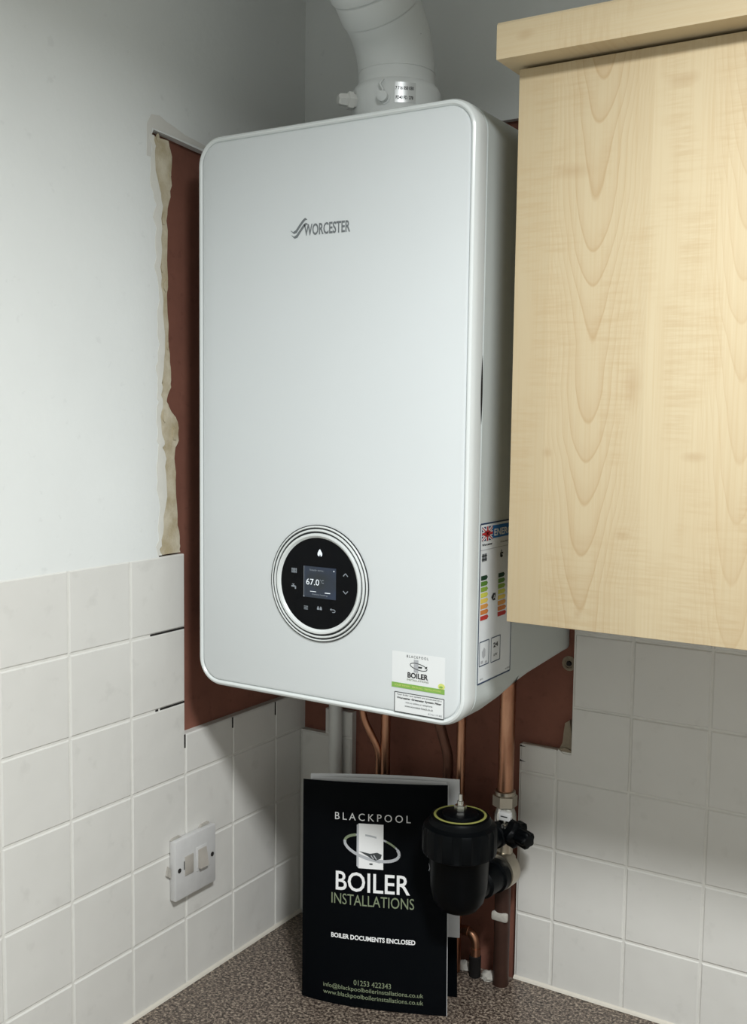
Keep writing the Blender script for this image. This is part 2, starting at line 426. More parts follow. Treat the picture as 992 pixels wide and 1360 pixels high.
for c in range(len(ycols)-1):
    for r in range(6):
        y1, y0 = ycols[c], ycols[c+1]; z0, z1 = ZR[r], ZR[r+1]
        if c <= 2:
            if z0 > .35: continue
            z1 = min(z1, .3655)
        tile(wall_left, fl, y0, y1, z0, z1)
xcols = [.382, XR0]+[XR0+i*T for i in range(1, 14)]
for c in range(len(xcols)-1):
    for r in range(6):
        x0, x1 = xcols[c], xcols[c+1]; z0, z1 = ZR[r], ZR[r+1]
        if c == 0:
            if z0 > .32: continue
            z1 = min(z1, .3485)
        if c == 1 and z0 > .30:
            if z0 < .35:   # notched around the exposed area
                g = G/2
                prism('tile', [(x0+g, z0+g), (x1-g, z0+g), (x1-g, z1-g), (.460, z1-g), (.4595, .375), (.4605, .36), (.4592, .3435), (.446, .3438), (.441, .348), (x0+g, .3485)], fb, -.006, 0, 'tile', wall_back)
                continue
            x0 = .459
        tile(wall_back, fb, x0, x1, z0, z1)
tile(wall_back, fb, 0, .097, 0, TB); tile(wall_back, fb, 0, .097, TB, TB+T); tile(wall_back, fb, 0, .0975, TB+T, .3050)
tile(wall_back, fb, .046, .0975, .3050, .3475)
# missing grout: dark open joints beside the bare strip
for y0, y1, z in ((-.343, -.277, ZR[5]), (-.325, -.277, ZR[4]), (-.334, -.329, ZR[4])):
    prism('open_joint', rect(y0, z-.0012, y1, z+.0012), fl, -.0014, -.0006, 'gap', wall_left)
for y, z0, z1 in ((-YL0-2*T, .345, .364), (-YL0-T, .348, .364), (-YL0, .343, .364)):
    prism('open_joint', rect(y-.0012, z0, y+.0012, z1), fl, -.0014, -.0006, 'gap', wall_left)
for z in (.343, .3215): prism('open_joint', [(.3825, z), (.391, z+.0004), (.3825, z+.0022)], fb, -.004, .0003, 'gap', wall_back)
# sealant beads along the worktop
prism('sealant_bead', [(0, 0), (.0045, 0), (.003, .0025), (0, .0042)], lambda a, b, d: (a, d, b), -.62, 0, 'sealant', wall_left)
prism('sealant_bead', [(0, 0), (.0045, 0), (.003, .0025), (0, .0042)], lambda a, b, d: (d, -a, b), .382, 1.6, 'sealant', wall_back)
# mortar patch and wall plugs on the brown area
pts = [(.4390, .3450), (.4570, .3425), (.4583, .356), (.4560, .372), (.4530, .3905), (.4470, .386), (.4455, .372), (.4435, .358)]
prism('mortar_patch', [(a+random.uniform(-.001, .001), b) for a, b in pts], fb, -.013, -.0045, 'mortar', wall_back)
prism('mortar_patch', [(.436, .3415), (.447, .3395), (.4588, .341), (.4582, .349), (.449, .352), (.440, .3492)], fb, -.012, -.002, 'mortar', wall_back)
pl = lathe('wall_plug', [(.0002, .0), (.0095, .0), (.0105, .0012), (.0065, .003), (.0055, .001), (.0045, .0008)], (.4475, .0130, .4690), (0, -1, 0), 'mortar', wall_back, 18)
lathe('screw_head', [(.0001, .004), (.0032, .0035), (.0038, .002), (.0038, 0)], (.4475, .0128, .4690), (0, -1, 0), 'gap', pl, 12)

# worktop
wt = box('worktop', 0.0, RX, -.62, .0, -.038, -.0002, 'worktop', None, .004, origin=(.8, -.31, -.038))
tag(wt, 'speckled brown and grey laminate kitchen worktop under the booklet', 'worktop')
# ------------------------------------------------------------------ ceiling lamp (out of frame; the room's light)
lamp = thing('ceiling_lamp', 'round white flush ceiling lamp in the middle of the room', 'lamp', (LP.x, LP.y, CEIL))
lathe('lamp_body', [(.001, 0), (.16, 0), (.165, -.006), (.165, -.02), (.135, -.0285), (.134, -.020), (.001, -.020)], (LP.x, LP.y, CEIL), (0, 0, 1), 'lamp_rim', lamp, 48)

# ------------------------------------------------------------------ wall cabinet
cab = thing('wall_cabinet', 'light maple kitchen wall cabinet with cornice right of the boiler', 'cabinet', (.75, -.16, .589))
box('carcass', .5035, .9985, -.3005, -.0005, .589, 1.1725, 'wood', cab)
box('door', .502, 1.0, -.32, -.3015, .5865, 1.1700, 'wood', cab, .0009)
# cornice: overhanging moulding
pr = [(-.350, 1.1735), (-.350, 1.2075), (-.3475, 1.2105), (-.02, 1.2105), (-.02, 1.1735)]
v = []; 
prism('cornice', pr, lambda a, b, d: (d, a, b), .4895, 1.02, 'wood_h', cab)

# ------------------------------------------------------------------ boiler
BX0, BX1, BZ0, BZ1 = .0465, .4465, .450, 1.1594
YF = -.3033
def rr(x0, x1, z0, z1, r, seg=10):
    o = []; rb, rt = r if isinstance(r, tuple) else (r, r)
    for cx, cz, a0, q in ((x1-rb, z0+rb, -90, rb), (x1-rt, z1-rt, 0, rt), (x0+rt, z1-rt, 90, rt), (x0+rb, z0+rb, 180, rb)):
        for k in range(seg+1):
            a = math.radians(a0+90*k/seg); o.append((cx+q*math.cos(a), cz+q*math.sin(a)))
    return o
def loft(name, st, mat, parent, cap0=True, cap1=True, smooth=30):
    v = []; f = []; n = None
    for (y, x0, x1, z0, z1, r) in st:
        p = rr(x0, x1, z0, z1, r); n = len(p); v += [(x, y, z) for x, z in p]
    for i in range(len(st)-1):
        for k in range(n): f.append((i*n+k, i*n+(k+1) % n, (i+1)*n+(k+1) % n, (i+1)*n+k))
    if cap0: f.append(tuple(range(n)))
    if cap1: f.append(tuple(range((len(st)-1)*n, len(st)*n)))
    return mesh(name, v, f, mat, parent, smooth)
boiler = thing('boiler', 'white wall-hung gas boiler with round black control dial', 'boiler', ((BX0+BX1)/2, -.15, BZ0))
def bst(y, ins, z0=BZ0, r=.036, rb=None): return (y, BX0+ins, BX1-ins, z0+ins, BZ1-ins, (max((rb or r)-ins, .004), max(r-ins, .004)))
loft('casing', [bst(.0125, .0, .4875, .036, .009), bst(-.008, 0, .4870, .036, .009), bst(-.12, 0, .4800, .036, .010), bst(-.160, 0, .4725, .036, .016), bst(-.20, 0, .4610, .036, .024), bst(-.24, 0, .4530, .036, .032), bst(-.2765, 0, .4508), bst(-.2770, .003, .4508)], 'casing', boiler)
loft('front_cover', [bst(-.2775, .003), bst(-.2782, .0006), bst(-.284, 0), bst(-.2935, .0003), bst(-.2985, .0010), bst(-.3020, .0028), bst(-.3033, .0050), bst(-.3031, .0064), bst(-.3012, .0080), bst(-.3000, .0082)], 'enamel_gloss', boiler, True, True)
loft('front_panel', [bst(-.2995, .0092), bst(-.3005, .0090), bst(-.3019, .0100), bst(-.3026, .0128)], 'enamel', boiler)
YP = -.3026
def ff(a, b, d): return (a, YP-d, b)
# finger slot in the side seam
v = []; f = []
N = 14
for k in range(N+1):
    s = k/N; z = .800+.078*s; wv = .0016*math.sin(math.pi*s)+.0001
    v += [(BX1+.0004, -.2795-wv*1.6, z), (BX1+.0004, -.2795+wv, z)]
for k in range(N): f.append((2*k, 2*k+1, 2*k+3, 2*k+2))
mesh('finger_slot', v, f, 'gap', boiler, fix=False)
# black edge under the cover where the lip meets the casing
mesh('lip_notch', [(BX1+.0003-.006, -.158, .4745), (BX1+.0003, -.158, .486), (BX1+.0003, -.166, .479), (BX1-.004, -.172, .4735)], [(0, 1, 2, 3)], 'gap', boiler)
# logo
lg = text_mesh('logo_lettering', 'WORCESTER', ff, .2155, 1.0238, 'print_grey', boiler, width=.0665, height=.0138, bold=.022)
def swoosh(dx, dz):
    p = []
    top = [(.1958, 1.0300), (.2000, 1.0270), (.2040, 1.0285), (.2090, 1.0345), (.2140, 1.0400), (.2175, 1.0425), (.2200, 1.0415)]
    wd = [.0006, .0018, .0024, .0022, .0022, .0018, .0005]
    L = [(x+dx-w_*.3, z+dz+w_*.7) for (x, z), w_ in zip(top, wd)]; Rr = [(x+dx+w_*.3, z+dz-w_*.7) for (x, z), w_ in zip(top, wd)]
    return [[L[i], L[i+1], Rr[i+1], Rr[i]] for i in range(len(top)-1)]
flat('logo_swoosh', swoosh(0, .0015)+swoosh(.0012, -.0042), ff, 'print_grey', boiler)
# control dial
DX, DZ = .2418, .6018
dial = lathe('control_dial', [(.0001, .0002), (.0727, .0002), (.0727, .0014), (.0560, .0014), (.0001, .0014)], (DX, YP, DZ), (0, -1, 0), 'dark_groove', boiler, 72)
def annulus(name, r0, r1, h0, h1, mat, par, inner=None):
    prof = [(r1+.0004, h0), (r1, h1-.0004), (r1-.0005, h1), (r0+.0005, h1), (r0, h1-.0004)]
    if inner: prof += [(inner, h0+.0002)]
    prof += [((inner or r0), h0)]
    return lathe(name, prof+[prof[0]], (DX, YP, DZ), (0, -1, 0), mat, par, 72, cap=False)
annulus('dial_ring', .0695, .0712, .0014, .0026, 'enamel_gloss', dial)
annulus('dial_ring', .0648, .0671, .0014, .0032, 'enamel_gloss', dial)
annulus('dial_ring', .0590, .0622, .0014, .0044, 'enamel_gloss', dial, .0566)
lathe('dial_glass', [(.0001, .0014), (.0568, .0014), (.0568, .0018), (.0001, .0019)], (DX, YP, DZ), (0, -1, 0), 'glass_black', dial, 72)
def fd(a, b, d): return (DX+a, YP-.0019-d, DZ+b)
flat('screen', [rect(-.0215, -.0178, .0262, .0208)], fd, 'lcd', dial, .0002)
flat('screen_edge', stroke([(-.0215, -.0172), (-.0215, .0208)], .0006)+[rect(-.0225, -.0178, -.0205, -.0162)], fd, 'icon_dim', dial, .0003)
text_mesh('screen_reading', '67.0', fd, -.0180, -.0022, 'icon', dial, width=.0195, height=.0075, d=.0004)
text_mesh('screen_unit', '°C', fd, .0024, .0010, 'icon_dim', dial, width=.0060, height=.0045, d=.0004)
text_mesh('screen_heading', 'Supply temp.', fd, -.013, .0150, 'icon_dim', dial, width=.0215, height=.0026, d=.0004)
text_mesh('screen_note', 'Central heating', fd, -.009, -.0148, 'icon_dim', dial, width=.023, height=.0022, d=.0004)
for q in (rect(-.012, -.0105, -.003, -.0099), rect(.010, -.0110, .018, -.0100), rect(.0225, .0165, .0238, .0180)): flat('screen_line', [q], fd, 'icon', dial, .0004)
# icons
def ic(x, z): return x-DX, z-DZ
fx, fz = ic(.2440, .6398)
flat('flame_icon', [[(fx-.0012, fz-.0042), (fx-.0034, fz-.0025), (fx-.0034, fz+.0002), (fx-.0020, fz+.0030), (fx, fz+.0052), (fx+.0018, fz+.0028), (fx+.0034, fz+.0002), (fx+.0034, fz-.0025), (fx+.0016, fz-.0042), (fx+.0002, fz-.0010)]], fd, 'icon', dial)
cx_, cz_ = ic(.2052, .6155)
flat('radiator_icon', [rect(cx_-.0036+k*.0021, cz_-.0030, cx_-.0024+k*.0021, cz_+.0030) for k in range(4)]+[rect(cx_-.0042, cz_+.0012, cx_+.0042, cz_+.0020), rect(cx_-.0042, cz_-.0020, cx_+.0042, cz_-.0012)], fd, 'icon_dim', dial)
cx_, cz_ = ic(.2052, .5950)
flat('tap_icon', [rect(cx_-.004, cz_-.0002, cx_+.0022, cz_+.0016), rect(cx_+.0012, cz_-.0026, cx_+.0032, cz_+.0008), rect(cx_-.0016, cz_+.0016, cx_-.0006, cz_+.0030), rect(cx_-.0030, cz_+.0028, cx_+.0008, cz_+.0036)], fd, 'icon_dim', dial)
cx_, cz_ = ic(.2818, .6160); flat('up_icon', stroke([(cx_-.0034, cz_-.0016), (cx_, cz_+.0018), (cx_+.0034, cz_-.0016)], .0011), fd, 'icon_dim', dial)
cx_, cz_ = ic(.2820, .5948); flat('down_icon', stroke([(cx_-.0034, cz_+.0016), (cx_, cz_-.0018), (cx_+.0034, cz_+.0016)], .0011), fd, 'icon_dim', dial)
cx_, cz_ = ic(.2236, .5704); flat('menu_icon', [rect(cx_-.003, cz_+k*.0018-.0004, cx_+.003, cz_+k*.0018+.0004) for k in (-1, 0, 1)], fd, 'icon_dim', dial)
cx_, cz_ = ic(.2440, .5714); flat('service_icon', [rect(cx_-.0036, cz_-.0018, cx_-.0004, cz_+.0006), rect(cx_+.0004, cz_-.0018, cx_+.0036, cz_+.0006), ell(cx_-.002, cz_+.0014, .0011, .0011, 10), ell(cx_+.002, cz_+.0014, .0011, .0011, 10)], fd, 'icon_dim', dial)
cx_, cz_ = ic(.2640, .5705); flat('back_icon', stroke([(cx_-.0032, cz_+.0012), (cx_+.0018, cz_+.0012), (cx_+.0032, cz_+.0002), (cx_+.0032, cz_-.0010), (cx_+.0018, cz_-.0020), (cx_-.0010, cz_-.0020)], .0009)+[[(cx_-.0044, cz_+.0012), (cx_-.0022, cz_+.0030), (cx_-.0022, cz_-.0006)]], fd, 'icon_dim', dial)
# front stickers
st = flat('installer_sticker', [rect(.3478, .4885, .4188, .5320)], ff, 'sticker_white', boiler, .0002)
st['label'] = 'white and green installer sticker'
SX = .383
flat('sticker_band', [rect(.3478, .4885, .4188, .4945)], ff, 'sticker_green', st, .0004)
text_mesh('sticker_name', 'BLACKPOOL', ff, SX-.0005, .5262, 'print_dark', st, width=.0290, height=.0030, align='CENTER', spacing=1.5, d=.0005)
flat('sticker_emblem', [rect(.3775, .5095, .3835, .5245)], ff, 'print_silver', st, .0004)
flat('sticker_ring', stroke(ell(SX+.001, .5165, .0115, .0036, 24, rot=-.16), .0008)+[rect(.3835, .5152, .3885, .5172), [(.392, .5152), (.395, .5162), (.3955, .5185), (.393, .5175)]], ff, 'print_dark', st, .0005)
text_mesh('sticker_title', 'BOILER', ff, SX, .5022, 'print_black', st, width=.0275, height=.0066, align='CENTER', bold=.03, d=.0005)
text_mesh('sticker_subtitle', 'INSTALLATIONS', ff, SX, .4988, 'print_green', st, width=.0290, height=.0022, align='CENTER', d=.0005)
text_mesh('sticker_contact', 'BOILER REPAIRS · SERVICING · INSTALLATIONS', ff, SX, .4906, 'sticker_yellow', st, width=.062, height=.0020, align='CENTER', d=.0005)
flat('sticker_badge', [ell(.4145, .4975, .0046, .0036, 16)], ff, 'sticker_yellow', st, .0004)
flat('sticker_badge_mark', [ell(.4140, .4968, .0026, .0012, 12)], ff, 'sticker_green', st, .0006)
s2 = flat('system_sticker', [rect(.3515, .4588, .4187, .4835)], ff, 'sticker_white', boiler, .0002)
s2['label'] = 'white sticker with black frame and small print'
flat('sticker_frame', stroke([(.3520, .4593), (.4182, .4593), (.4182, .4830), (.3520, .4830), (.3520, .4593)], .0009), ff, 'print_dark', s2, .0004)
SX = .3851
text_mesh('small_print', 'Your boiler and system are protected by a', ff, SX, .4790, 'print_dark', s2, width=.0600, height=.0026, align='CENTER', d=.0005)
text_mesh('small_print', 'Worcester Greenstar System Filter', ff, SX, .4748, 'print_black', s2, width=.0600, height=.0030, align='CENTER', bold=.03, d=.0005)
text_mesh('small_print', 'visit us online or telephone', ff, SX, .4705, 'print_dark', s2, width=.0360, height=.0026, align='CENTER', d=.0005)
text_mesh('small_print', 'www.worcester-bosch.co.uk', ff, SX, .4665, 'print_dark', s2, width=.0380, height=.0026, align='CENTER', d=.0005)
text_mesh('small_print', '8 716 119 482', ff, .4160, .4618, 'print_grey', s2, width=.0180, height=.0019, align='RIGHT', d=.0005)
# energy label on the side
LY0, LY1, LZ0, LZ1 = -.2765, -.1845, .4975, .6870
def fs(a, b, d): return (BX1+d, LY0+a*(LY1-LY0), LZ1-b*(LZ1-LZ0))
el = flat('energy_label', [rect(0, 0, 1, 1)], fs, 'label_paper', boiler, .0003); el['label'] = 'energy rating label with coloured bars'
def sstroke(pts, w):    # stroke with label aspect
    asp = (LZ1-LZ0)/(LY1-LY0); q = [(a, b*asp) for a, b in pts]
    return [[(a, b/asp) for a, b in pl] for pl in stroke(q, w)]
flat('label_border', sstroke([(.012, .006), (.988, .006), (.988, .994), (.012, .994), (.012, .006)], .02), fs, 'label_navy', el, .0005)
flat('label_header', [rect(.36, .025, .965, .105)], fs, 'label_blue', el, .0005)
text_mesh('label_heading', 'ENERG', lambda a, b, d: fs(a, -b, d), .40, -.092, 'label_paper', el, width=.52, height=.045, bold=.03, d=.0008)
flat('flag_field', [rect(.05, .025, .36, .112)], fs, 'flag_navy', el, .0005)
flat('flag_saltire', sstroke([(.06, .03), (.35, .108)], .05)+sstroke([(.06, .108), (.35, .03)], .05)+[rect(.165, .025, .245, .112), rect(.05, .055, .36, .082)], fs, 'label_paper', el, .0007)
flat('flag_cross', [rect(.185, .025, .225, .112), rect(.05, .061, .36, .076)]+sstroke([(.06, .03), (.35, .108)], .014)+sstroke([(.06, .108), (.35, .03)], .014), fs, 'flag_red', el, .0009)
tx = lambda a, b, d: fs(a, -b, d)
text_mesh('label_text', 'Worcester', tx, .06, -.142, 'print_black', el, width=.30, height=.014, bold=.03, d=.0006)
text_mesh('label_text', 'Greenstar 4000', tx, .60, -.142, 'print_black', el, width=.34, height=.012, d=.0006)
flat('label_rule', [rect(.02, .165, .98, .169)], fs, 'print_silver', el, .0005)
flat('label_radiator_icon', [rect(.07+k*.035, .19, .095+k*.035, .237) for k in range(4)]+[rect(.06, .20, .21, .206), rect(.06, .222, .21, .228)], fs, 'print_dark', el, .0006)
flat('label_tap_icon', [rect(.60, .205, .69, .215), rect(.63, .188, .65, .205), rect(.60, .212, .63, .232), ell(.645, .228, .035, .010, 12)], fs, 'print_black', el, .0006)
def bars(u0, v0, n, dv, w0, dw, idx):
    for k in range(n):
        a, b, w_ = u0, v0+k*dv, w0+dw*k
        flat('rating_bar', [[(a, b), (a+w_, b), (a+w_+.035, b+dv*.39), (a+w_, b+dv*.78), (a, b+dv*.78)]], fs, 'bar%d' % idx[k], el, .0006)
bars(.05, .325, 8, .0355, .16, .006, [0, 1, 2, 3, 4, 5, 6, 7])
bars(.56, .335, 8, .0355, .16, .010, [0, 1, 2, 3, 4, 5, 6, 7])
flat('rating_arrow', [[(.36, .475), (.41, .452), (.485, .452), (.485, .498), (.41, .498)]], fs, 'print_black', el, .0006)
text_mesh('rating_letter', 'A', tx, .445, -.489, 'label_paper', el, height=.026, width=.06, align='CENTER', d=.0009)
flat('label_panel', sstroke([(.05, .735), (.32, .735), (.32, .885), (.05, .885), (.05, .735)], .012)+sstroke([(.39, .735), (.66, .735), (.66, .89), (.39, .89), (.39, .735)], .012), fs, 'label_navy', el, .0006)
text_mesh('label_power', '24', tx, .525, -.80, 'print_black', el, width=.14, height=.03, align='CENTER', bold=.02, d=.0006)
text_mesh('label_power_unit', 'kW', tx, .525, -.857, 'print_dark', el, width=.11, height=.018, align='CENTER', d=.0006)
flat('label_sound_icon', [[(.12, .80), (.18, .775), (.22, .79), (.22, .83), (.17, .845), (.13, .83)], rect(.09, .855, .16, .872), rect(.21, .862, .27, .876)], fs, 'print_silver', el, .0006)
text_mesh('label_text', '2017/11', tx, .08, -.975, 'print_dark', el, width=.09, height=.010, d=.0006)
text_mesh('label_text', '811/2013', tx, .84, -.975, 'print_dark', el, width=.13, height=.010, d=.0006)

# ------------------------------------------------------------------ flue
FXc, FYc = .2485, -.145
flue = thing('flue', 'pale grey plastic flue elbow rising from the boiler top', 'flue', (FXc, FYc, BZ1))
lathe('flue_turret', [(.06, -.0005), (.06, .004), (.0575, .008), (.0565, .034), (.0578, .040), (.0578, .064), (.0545, .0705), (.0505, .0735), (.0500, .079)], (FXc, FYc, BZ1), (0, 0, 1), 'flue_plastic', flue, 48)
zb = BZ1+.086; bend = math.radians(45)
path = [(FXc, FYc, BZ1+.0745), (FXc, FYc, zb)]
RB = .085
for k in range(1, 14):
    a = bend*k/10; path.append((FXc, FYc-RB*(1-math.cos(a)), zb+RB*math.sin(a)))
ex = Vector(path[-1]); dv = Vector((0, -math.sin(bend), math.cos(bend)))
path.append(tuple(ex+dv*.012))
tube('flue_elbow', path, .0498, 'flue_plastic', flue, 48)
lathe('flue_socket', [(.0498, -.005), (.0512, -.004), (.0520, -.002), (.0520, .024), (.0500, .0255), (.0535, .027), (.0545, .029), (.0545, .046), (.0565, .048), (.0570, .060), (.0560, .064), (.050, .065)], ex+dv*.004, dv, 'flue_plastic', flue, 48)
L_up = (CEIL-(ex.z))/dv.z-.075
lathe('flue_pipe', [(.0500, .060), (.0500, L_up)], ex+dv*.004, dv, 'flue_plastic', flue, 48)
# seam on the elbow
sp = Vector((FXc, FYc, zb+.004)); sdv = Vector((0, 0, 1))
lathe('elbow_seam', [(.0497, -.0012), (.0506, -.0006), (.0506, .0006), (.0497, .0012)], sp, sdv, 'flue_plastic', flue, 48, cap=False)
# test point caps on the turret
camdir = Vector((.737, -1.24, 0)).normalized(); left = Vector((-.86, -.51, 0))
p1 = Vector((FXc, FYc, BZ1+.050))-left*.006; d1 = (left*.93+camdir*.37).normalized()
tp = lathe('test_point_cap', [(.009, .050), (.009, .066), (.0115, .0665), (.0115, .073), (.0085, .0745), (.008, .084), (.006, .086)], p1, d1, 'white_plastic', flue, 6, smooth=20)
p2 = Vector((FXc, FYc, BZ1+.050)); d2 = (left*.27+camdir*.96).normalized()
tp2 = lathe('test_point', [(.0085, .052), (.0085, .058), (.0065, .0585), (.0065, .066), (.004, .067)], p2+Vector((0, 0, -.004)), d2, 'flue_plastic', flue, 18)
tube('cap_strap', [p2+d2*.060+Vector((0, 0, .004)), p2+d2*.064+Vector((-.004, 0, .012)), p2+d2*.060+Vector((0, 0, .018))], .0016, 'flue_plastic', flue, 8)
# curved paper label on the turret
def fturret(a, b, d):
    ang = math.atan2(camdir.y, camdir.x)+a/.0579
    r_ = .0579+d
    return (FXc+r_*math.cos(ang), FYc+r_*math.sin(ang), b)
LBZ = BZ1+.0395
v = []; f = []
for k in range(9):
    a = -.002+.027*k/8; v += [fturret(a, LBZ, .0003), fturret(a, LBZ+.025, .0003)]
for k in range(8): f.append((2*k, 2*k+2, 2*k+3, 2*k+1))
fl_ = mesh('flue_label', v, f, 'silver_label', flue, 60, fix=False)
text_mesh('label_number', '7 716 050 030', fturret, .0105, LBZ+.0155, 'print_black', fl_, width=.023, height=.0042, align='CENTER', bold=.02, d=.0007)
text_mesh('label_number', 'FD40 FD. 278', fturret, .0105, LBZ+.0040, 'print_black', fl_, width=.022, height=.0042, align='CENTER', bold=.02, d=.0007)
# number moulded on the elbow
def felb(a, b, d):
    ang = math.atan2(camdir.y, camdir.x)+.62+a/.05; c = Vector(path[6])
    return (c.x+(.0502+d)*math.cos(ang), c.y+(.0502+d)*math.sin(ang), c.z+b)
text_mesh('moulded_number', '2', felb, .0, .008, 'print_dark', flue, height=.007, d=.0012)

# ------------------------------------------------------------------ fused spur switch
spur = thing('fused_spur_switch', 'grubby white fused switch plate on the tiled left wall', 'switch', (0, -.267, .1375))
def fp(a, b, d): return (.0112+d, a, b)
v, f = box_vf(.0004, .0112, -.3095, -.2245, .1375, .2225, .0018)
plate = mesh('plate', v, f, 'old_white_plastic', spur, 40)
box('fuse_carrier', .0108, .0128, -.2905, -.2735, .169, .196, 'grimy_plastic', spur, .0006)
prism('fuse_slot', rect(-.2925, .178, -.2910, .190), fp, 0, .0003, 'gap', spur)
box('switch_surround', .0108, .0120, -.2665, -.2435, .166, .201, 'old_white_plastic', spur, .0005)
rk = [(.0118, .170), (.0175, .1705), (.0150, .184), (.0128, .197), (.0118, .197)]
prism('rocker', rk, lambda a, b, d: (a, d, b), -.2635, -.2465, 'grimy_plastic', spur)
for y in (-.3015, -.2325):
    s = lathe('screw_hole', [(.0001, .0002), (.0034, .0002), (.0034, .0005), (.0001, .0005)], (.0112, y, .180), (1, 0, 0), 'gap', spur, 14)
# pencil-thin damage: lifted sealant round the plate
for pts in ([(-.318, .176), (-.3097, .170), (-.3097, .182), (-.314, .188)], [(-.2495, .2226), (-.2285, .2226), (-.231, .2262), (-.246, .2256)], [(-.3090, .2226), (-.288, .2226), (-.292, .2252), (-.306, .2246)]):
    prism('sealant_smear', pts, fl, -.0005, .0035, 'rubble', spur)

# ------------------------------------------------------------------ pipes behind the booklet
def pipe(label, pts, r, rad, mat, name='copper_pipe', cat='pipe'):
    b = Vector(pts[-1]); t = thing(name, label, cat, b)
    tube('tube', rounded_path(pts, rad), r, mat, t, 18); return t
p = pipe('white plastic drain pipe standing in the tiled corner', [(.074, -.0112, .483), (.074, -.0112, .0)], .0105, .02, 'white_plastic', 'drain_pipe')
pipe('straight copper pipe left of centre behind the booklet', [(.172, -.022, .483), (.172, -.022, .0)], .0075, .02, 'copper')
pipe('copper pipe curving to the left under the boiler', [(.128, -.040, .476), (.140, -.034, .352), (.1635, -.026, .305), (.1615, -.024, .0)], .0055, .06, 'copper')
pipe('shadowed copper pipe bending behind the booklet near the filter', [(.243, -.030, .476), (.266, -.028, .365), (.280, -.024, .318), (.280, -.022, .0)], .0075, .07, 'shade_copper')
pipe('bright slim copper pipe above the black filter', [(.3045, -.030, .476), (.3025, -.030, .0)], .0065, .02, 'copper')
PX, PY = .3745, -.030
big = pipe('thick copper pipe running down to the filter valve', [(.3755, PY, .4735), (PX, PY, .282)], .0112, .02, 'copper')
lathe('collar', [(.0112, 0), (.0118, .001), (.0118, .012), (.0112, .013)], (.3755, PY, .440), (0, 0, 1), 'copper', big, 20)
low = pipe('thick dark copper pipe from the filter down to the worktop', [(PX, PY, .152), (.3735, PY+.002, .0)], .0112, .02, 'tarnished')
cl = box('pipe_clip', .362, .3865, -.042, -.034, .098, .111, 'rubble', low, .003)
# short copper elbow beside it
elb = thing('copper_elbow_pipe', 'short bright copper elbow in a dark sleeve beside the booklet', 'pipe', (.333, -.028, 0))
tube('tube', rounded_path([(.292, -.028, .064), (.3325, -.028, .064), (.3325, -.028, .020)], .018), .0062, 'copper', elb, 18)
lathe('solder_collar', [(.0062, 0), (.0074, .0008), (.0074, .012), (.0062, .0128)], (.3325, -.028, .0300), (0, 0, 1), 'copper', elb, 18)
lathe('solder_collar', [(.0062, 0), (.0074, .0008), (.0074, .010), (.0062, .0108)], (.3110, -.028, .064), (1, 0, 0), 'copper', elb, 18)
lathe('sleeve', [(.0085, 0), (.0085, .030), (.0072, .0315), (.0064, .0315)], (.3325, -.028, 0), (0, 0, 1), 'black_rubber', elb, 18)
# crumbled plaster heap at the foot of the pipes
def lump(name, label, c, sx, sy, sz, mat, cat):
    bm = bmesh.new(); bmesh.ops.create_icosphere(bm, subdivisions=3, radius=1)
    for q in bm.verts:
        k = 1+random.uniform(-.16, .16); q.co = Vector((q.co.x*sx*k, q.co.y*sy*k, max(q.co.z, -.2)*sz*k+.2*sz))
    mz = min(q.co.z for q in bm.verts)
    bm.verts.index_update()
    vs = [tuple(Vector((q.co.x, q.co.y, q.co.z-mz))+Vector(c)) for q in bm.verts]; fs_ = [tuple(x.index for x in q.verts) for q in bm.faces]; bm.free()
    o = mesh(name, vs, fs_, mat, None, 60, origin=c); return tag(o, label, cat)
lump('plaster_crumb', 'lump of grey plaster between the two pipe feet', (.3535, -.022, .0), .0125, .012, .008, 'rubble', 'rubble')
lump('plaster_crumb', 'small grey plaster crumb behind the booklet foot', (.312, -.016, .0), .012, .010, .009, 'rubble', 'rubble')

# ------------------------------------------------------------------ isolation valve on the pipe
valve = thing('isolation_valve', 'chrome isolation valve with black knob right of the filter', 'valve', (PX, PY, .219))
def hexn(name, org, axis, r, h, mat, par): return lathe(name, [(r*.86, 0), (r, h*.1), (r, h*.9), (r*.86, h)], org, axis, mat, par, 6, smooth=20)
lathe('olive_ring', [(.0113, .0255), (.0145, .026), (.0145, .031), (.0125, .032)], (PX, PY, .2545), (0, 0, 1), 'nickel', valve, 24)
hexn('compression_nut', (PX, PY, .2625), (0, 0, 1), .0175, .0185, 'nickel', valve)
lathe('valve_body', [(.0125, .001), (.0150, .004), (.0165, .018), (.0160, .034), (.0135, .041), (.0125, .0435)], (PX, PY, .2190), (0, 0, 1), 'chrome', valve, 28)
tgd = box('direction_tag', PX+.0005, PX+.0180, -.0520, -.0440, .2500, .2625, 'print_white', valve, .0015)
box('direction_arrow', PX+.004, PX+.014, -.0525, -.0518, .2556, .2570, 'print_black', tgd)
lathe('valve_screw', [(.0001, .0), (.0050, .0), (.0050, .016), (.0036, .0175), (.0001, .0178)], (PX+.006, PY-.008, .2400), (.2, -1, .1), 'chrome', valve, 14)
def lobes(k, n, r, h): return 1+.12*math.cos(5*2*math.pi*k/n) if r > .009 else 1
kn = Vector((.93, -.37, -.10)).normalized()
lathe('valve_knob', [(.007, .014), (.0150, .017), (.0180, .020), (.0180, .030), (.0150, .0335), (.0115, .0345), (.0115, .050), (.0095, .053), (.004, .0535)], (PX+.000, PY-.006, .2360), kn, 'black_plastic', valve, 40, mod=lobes)

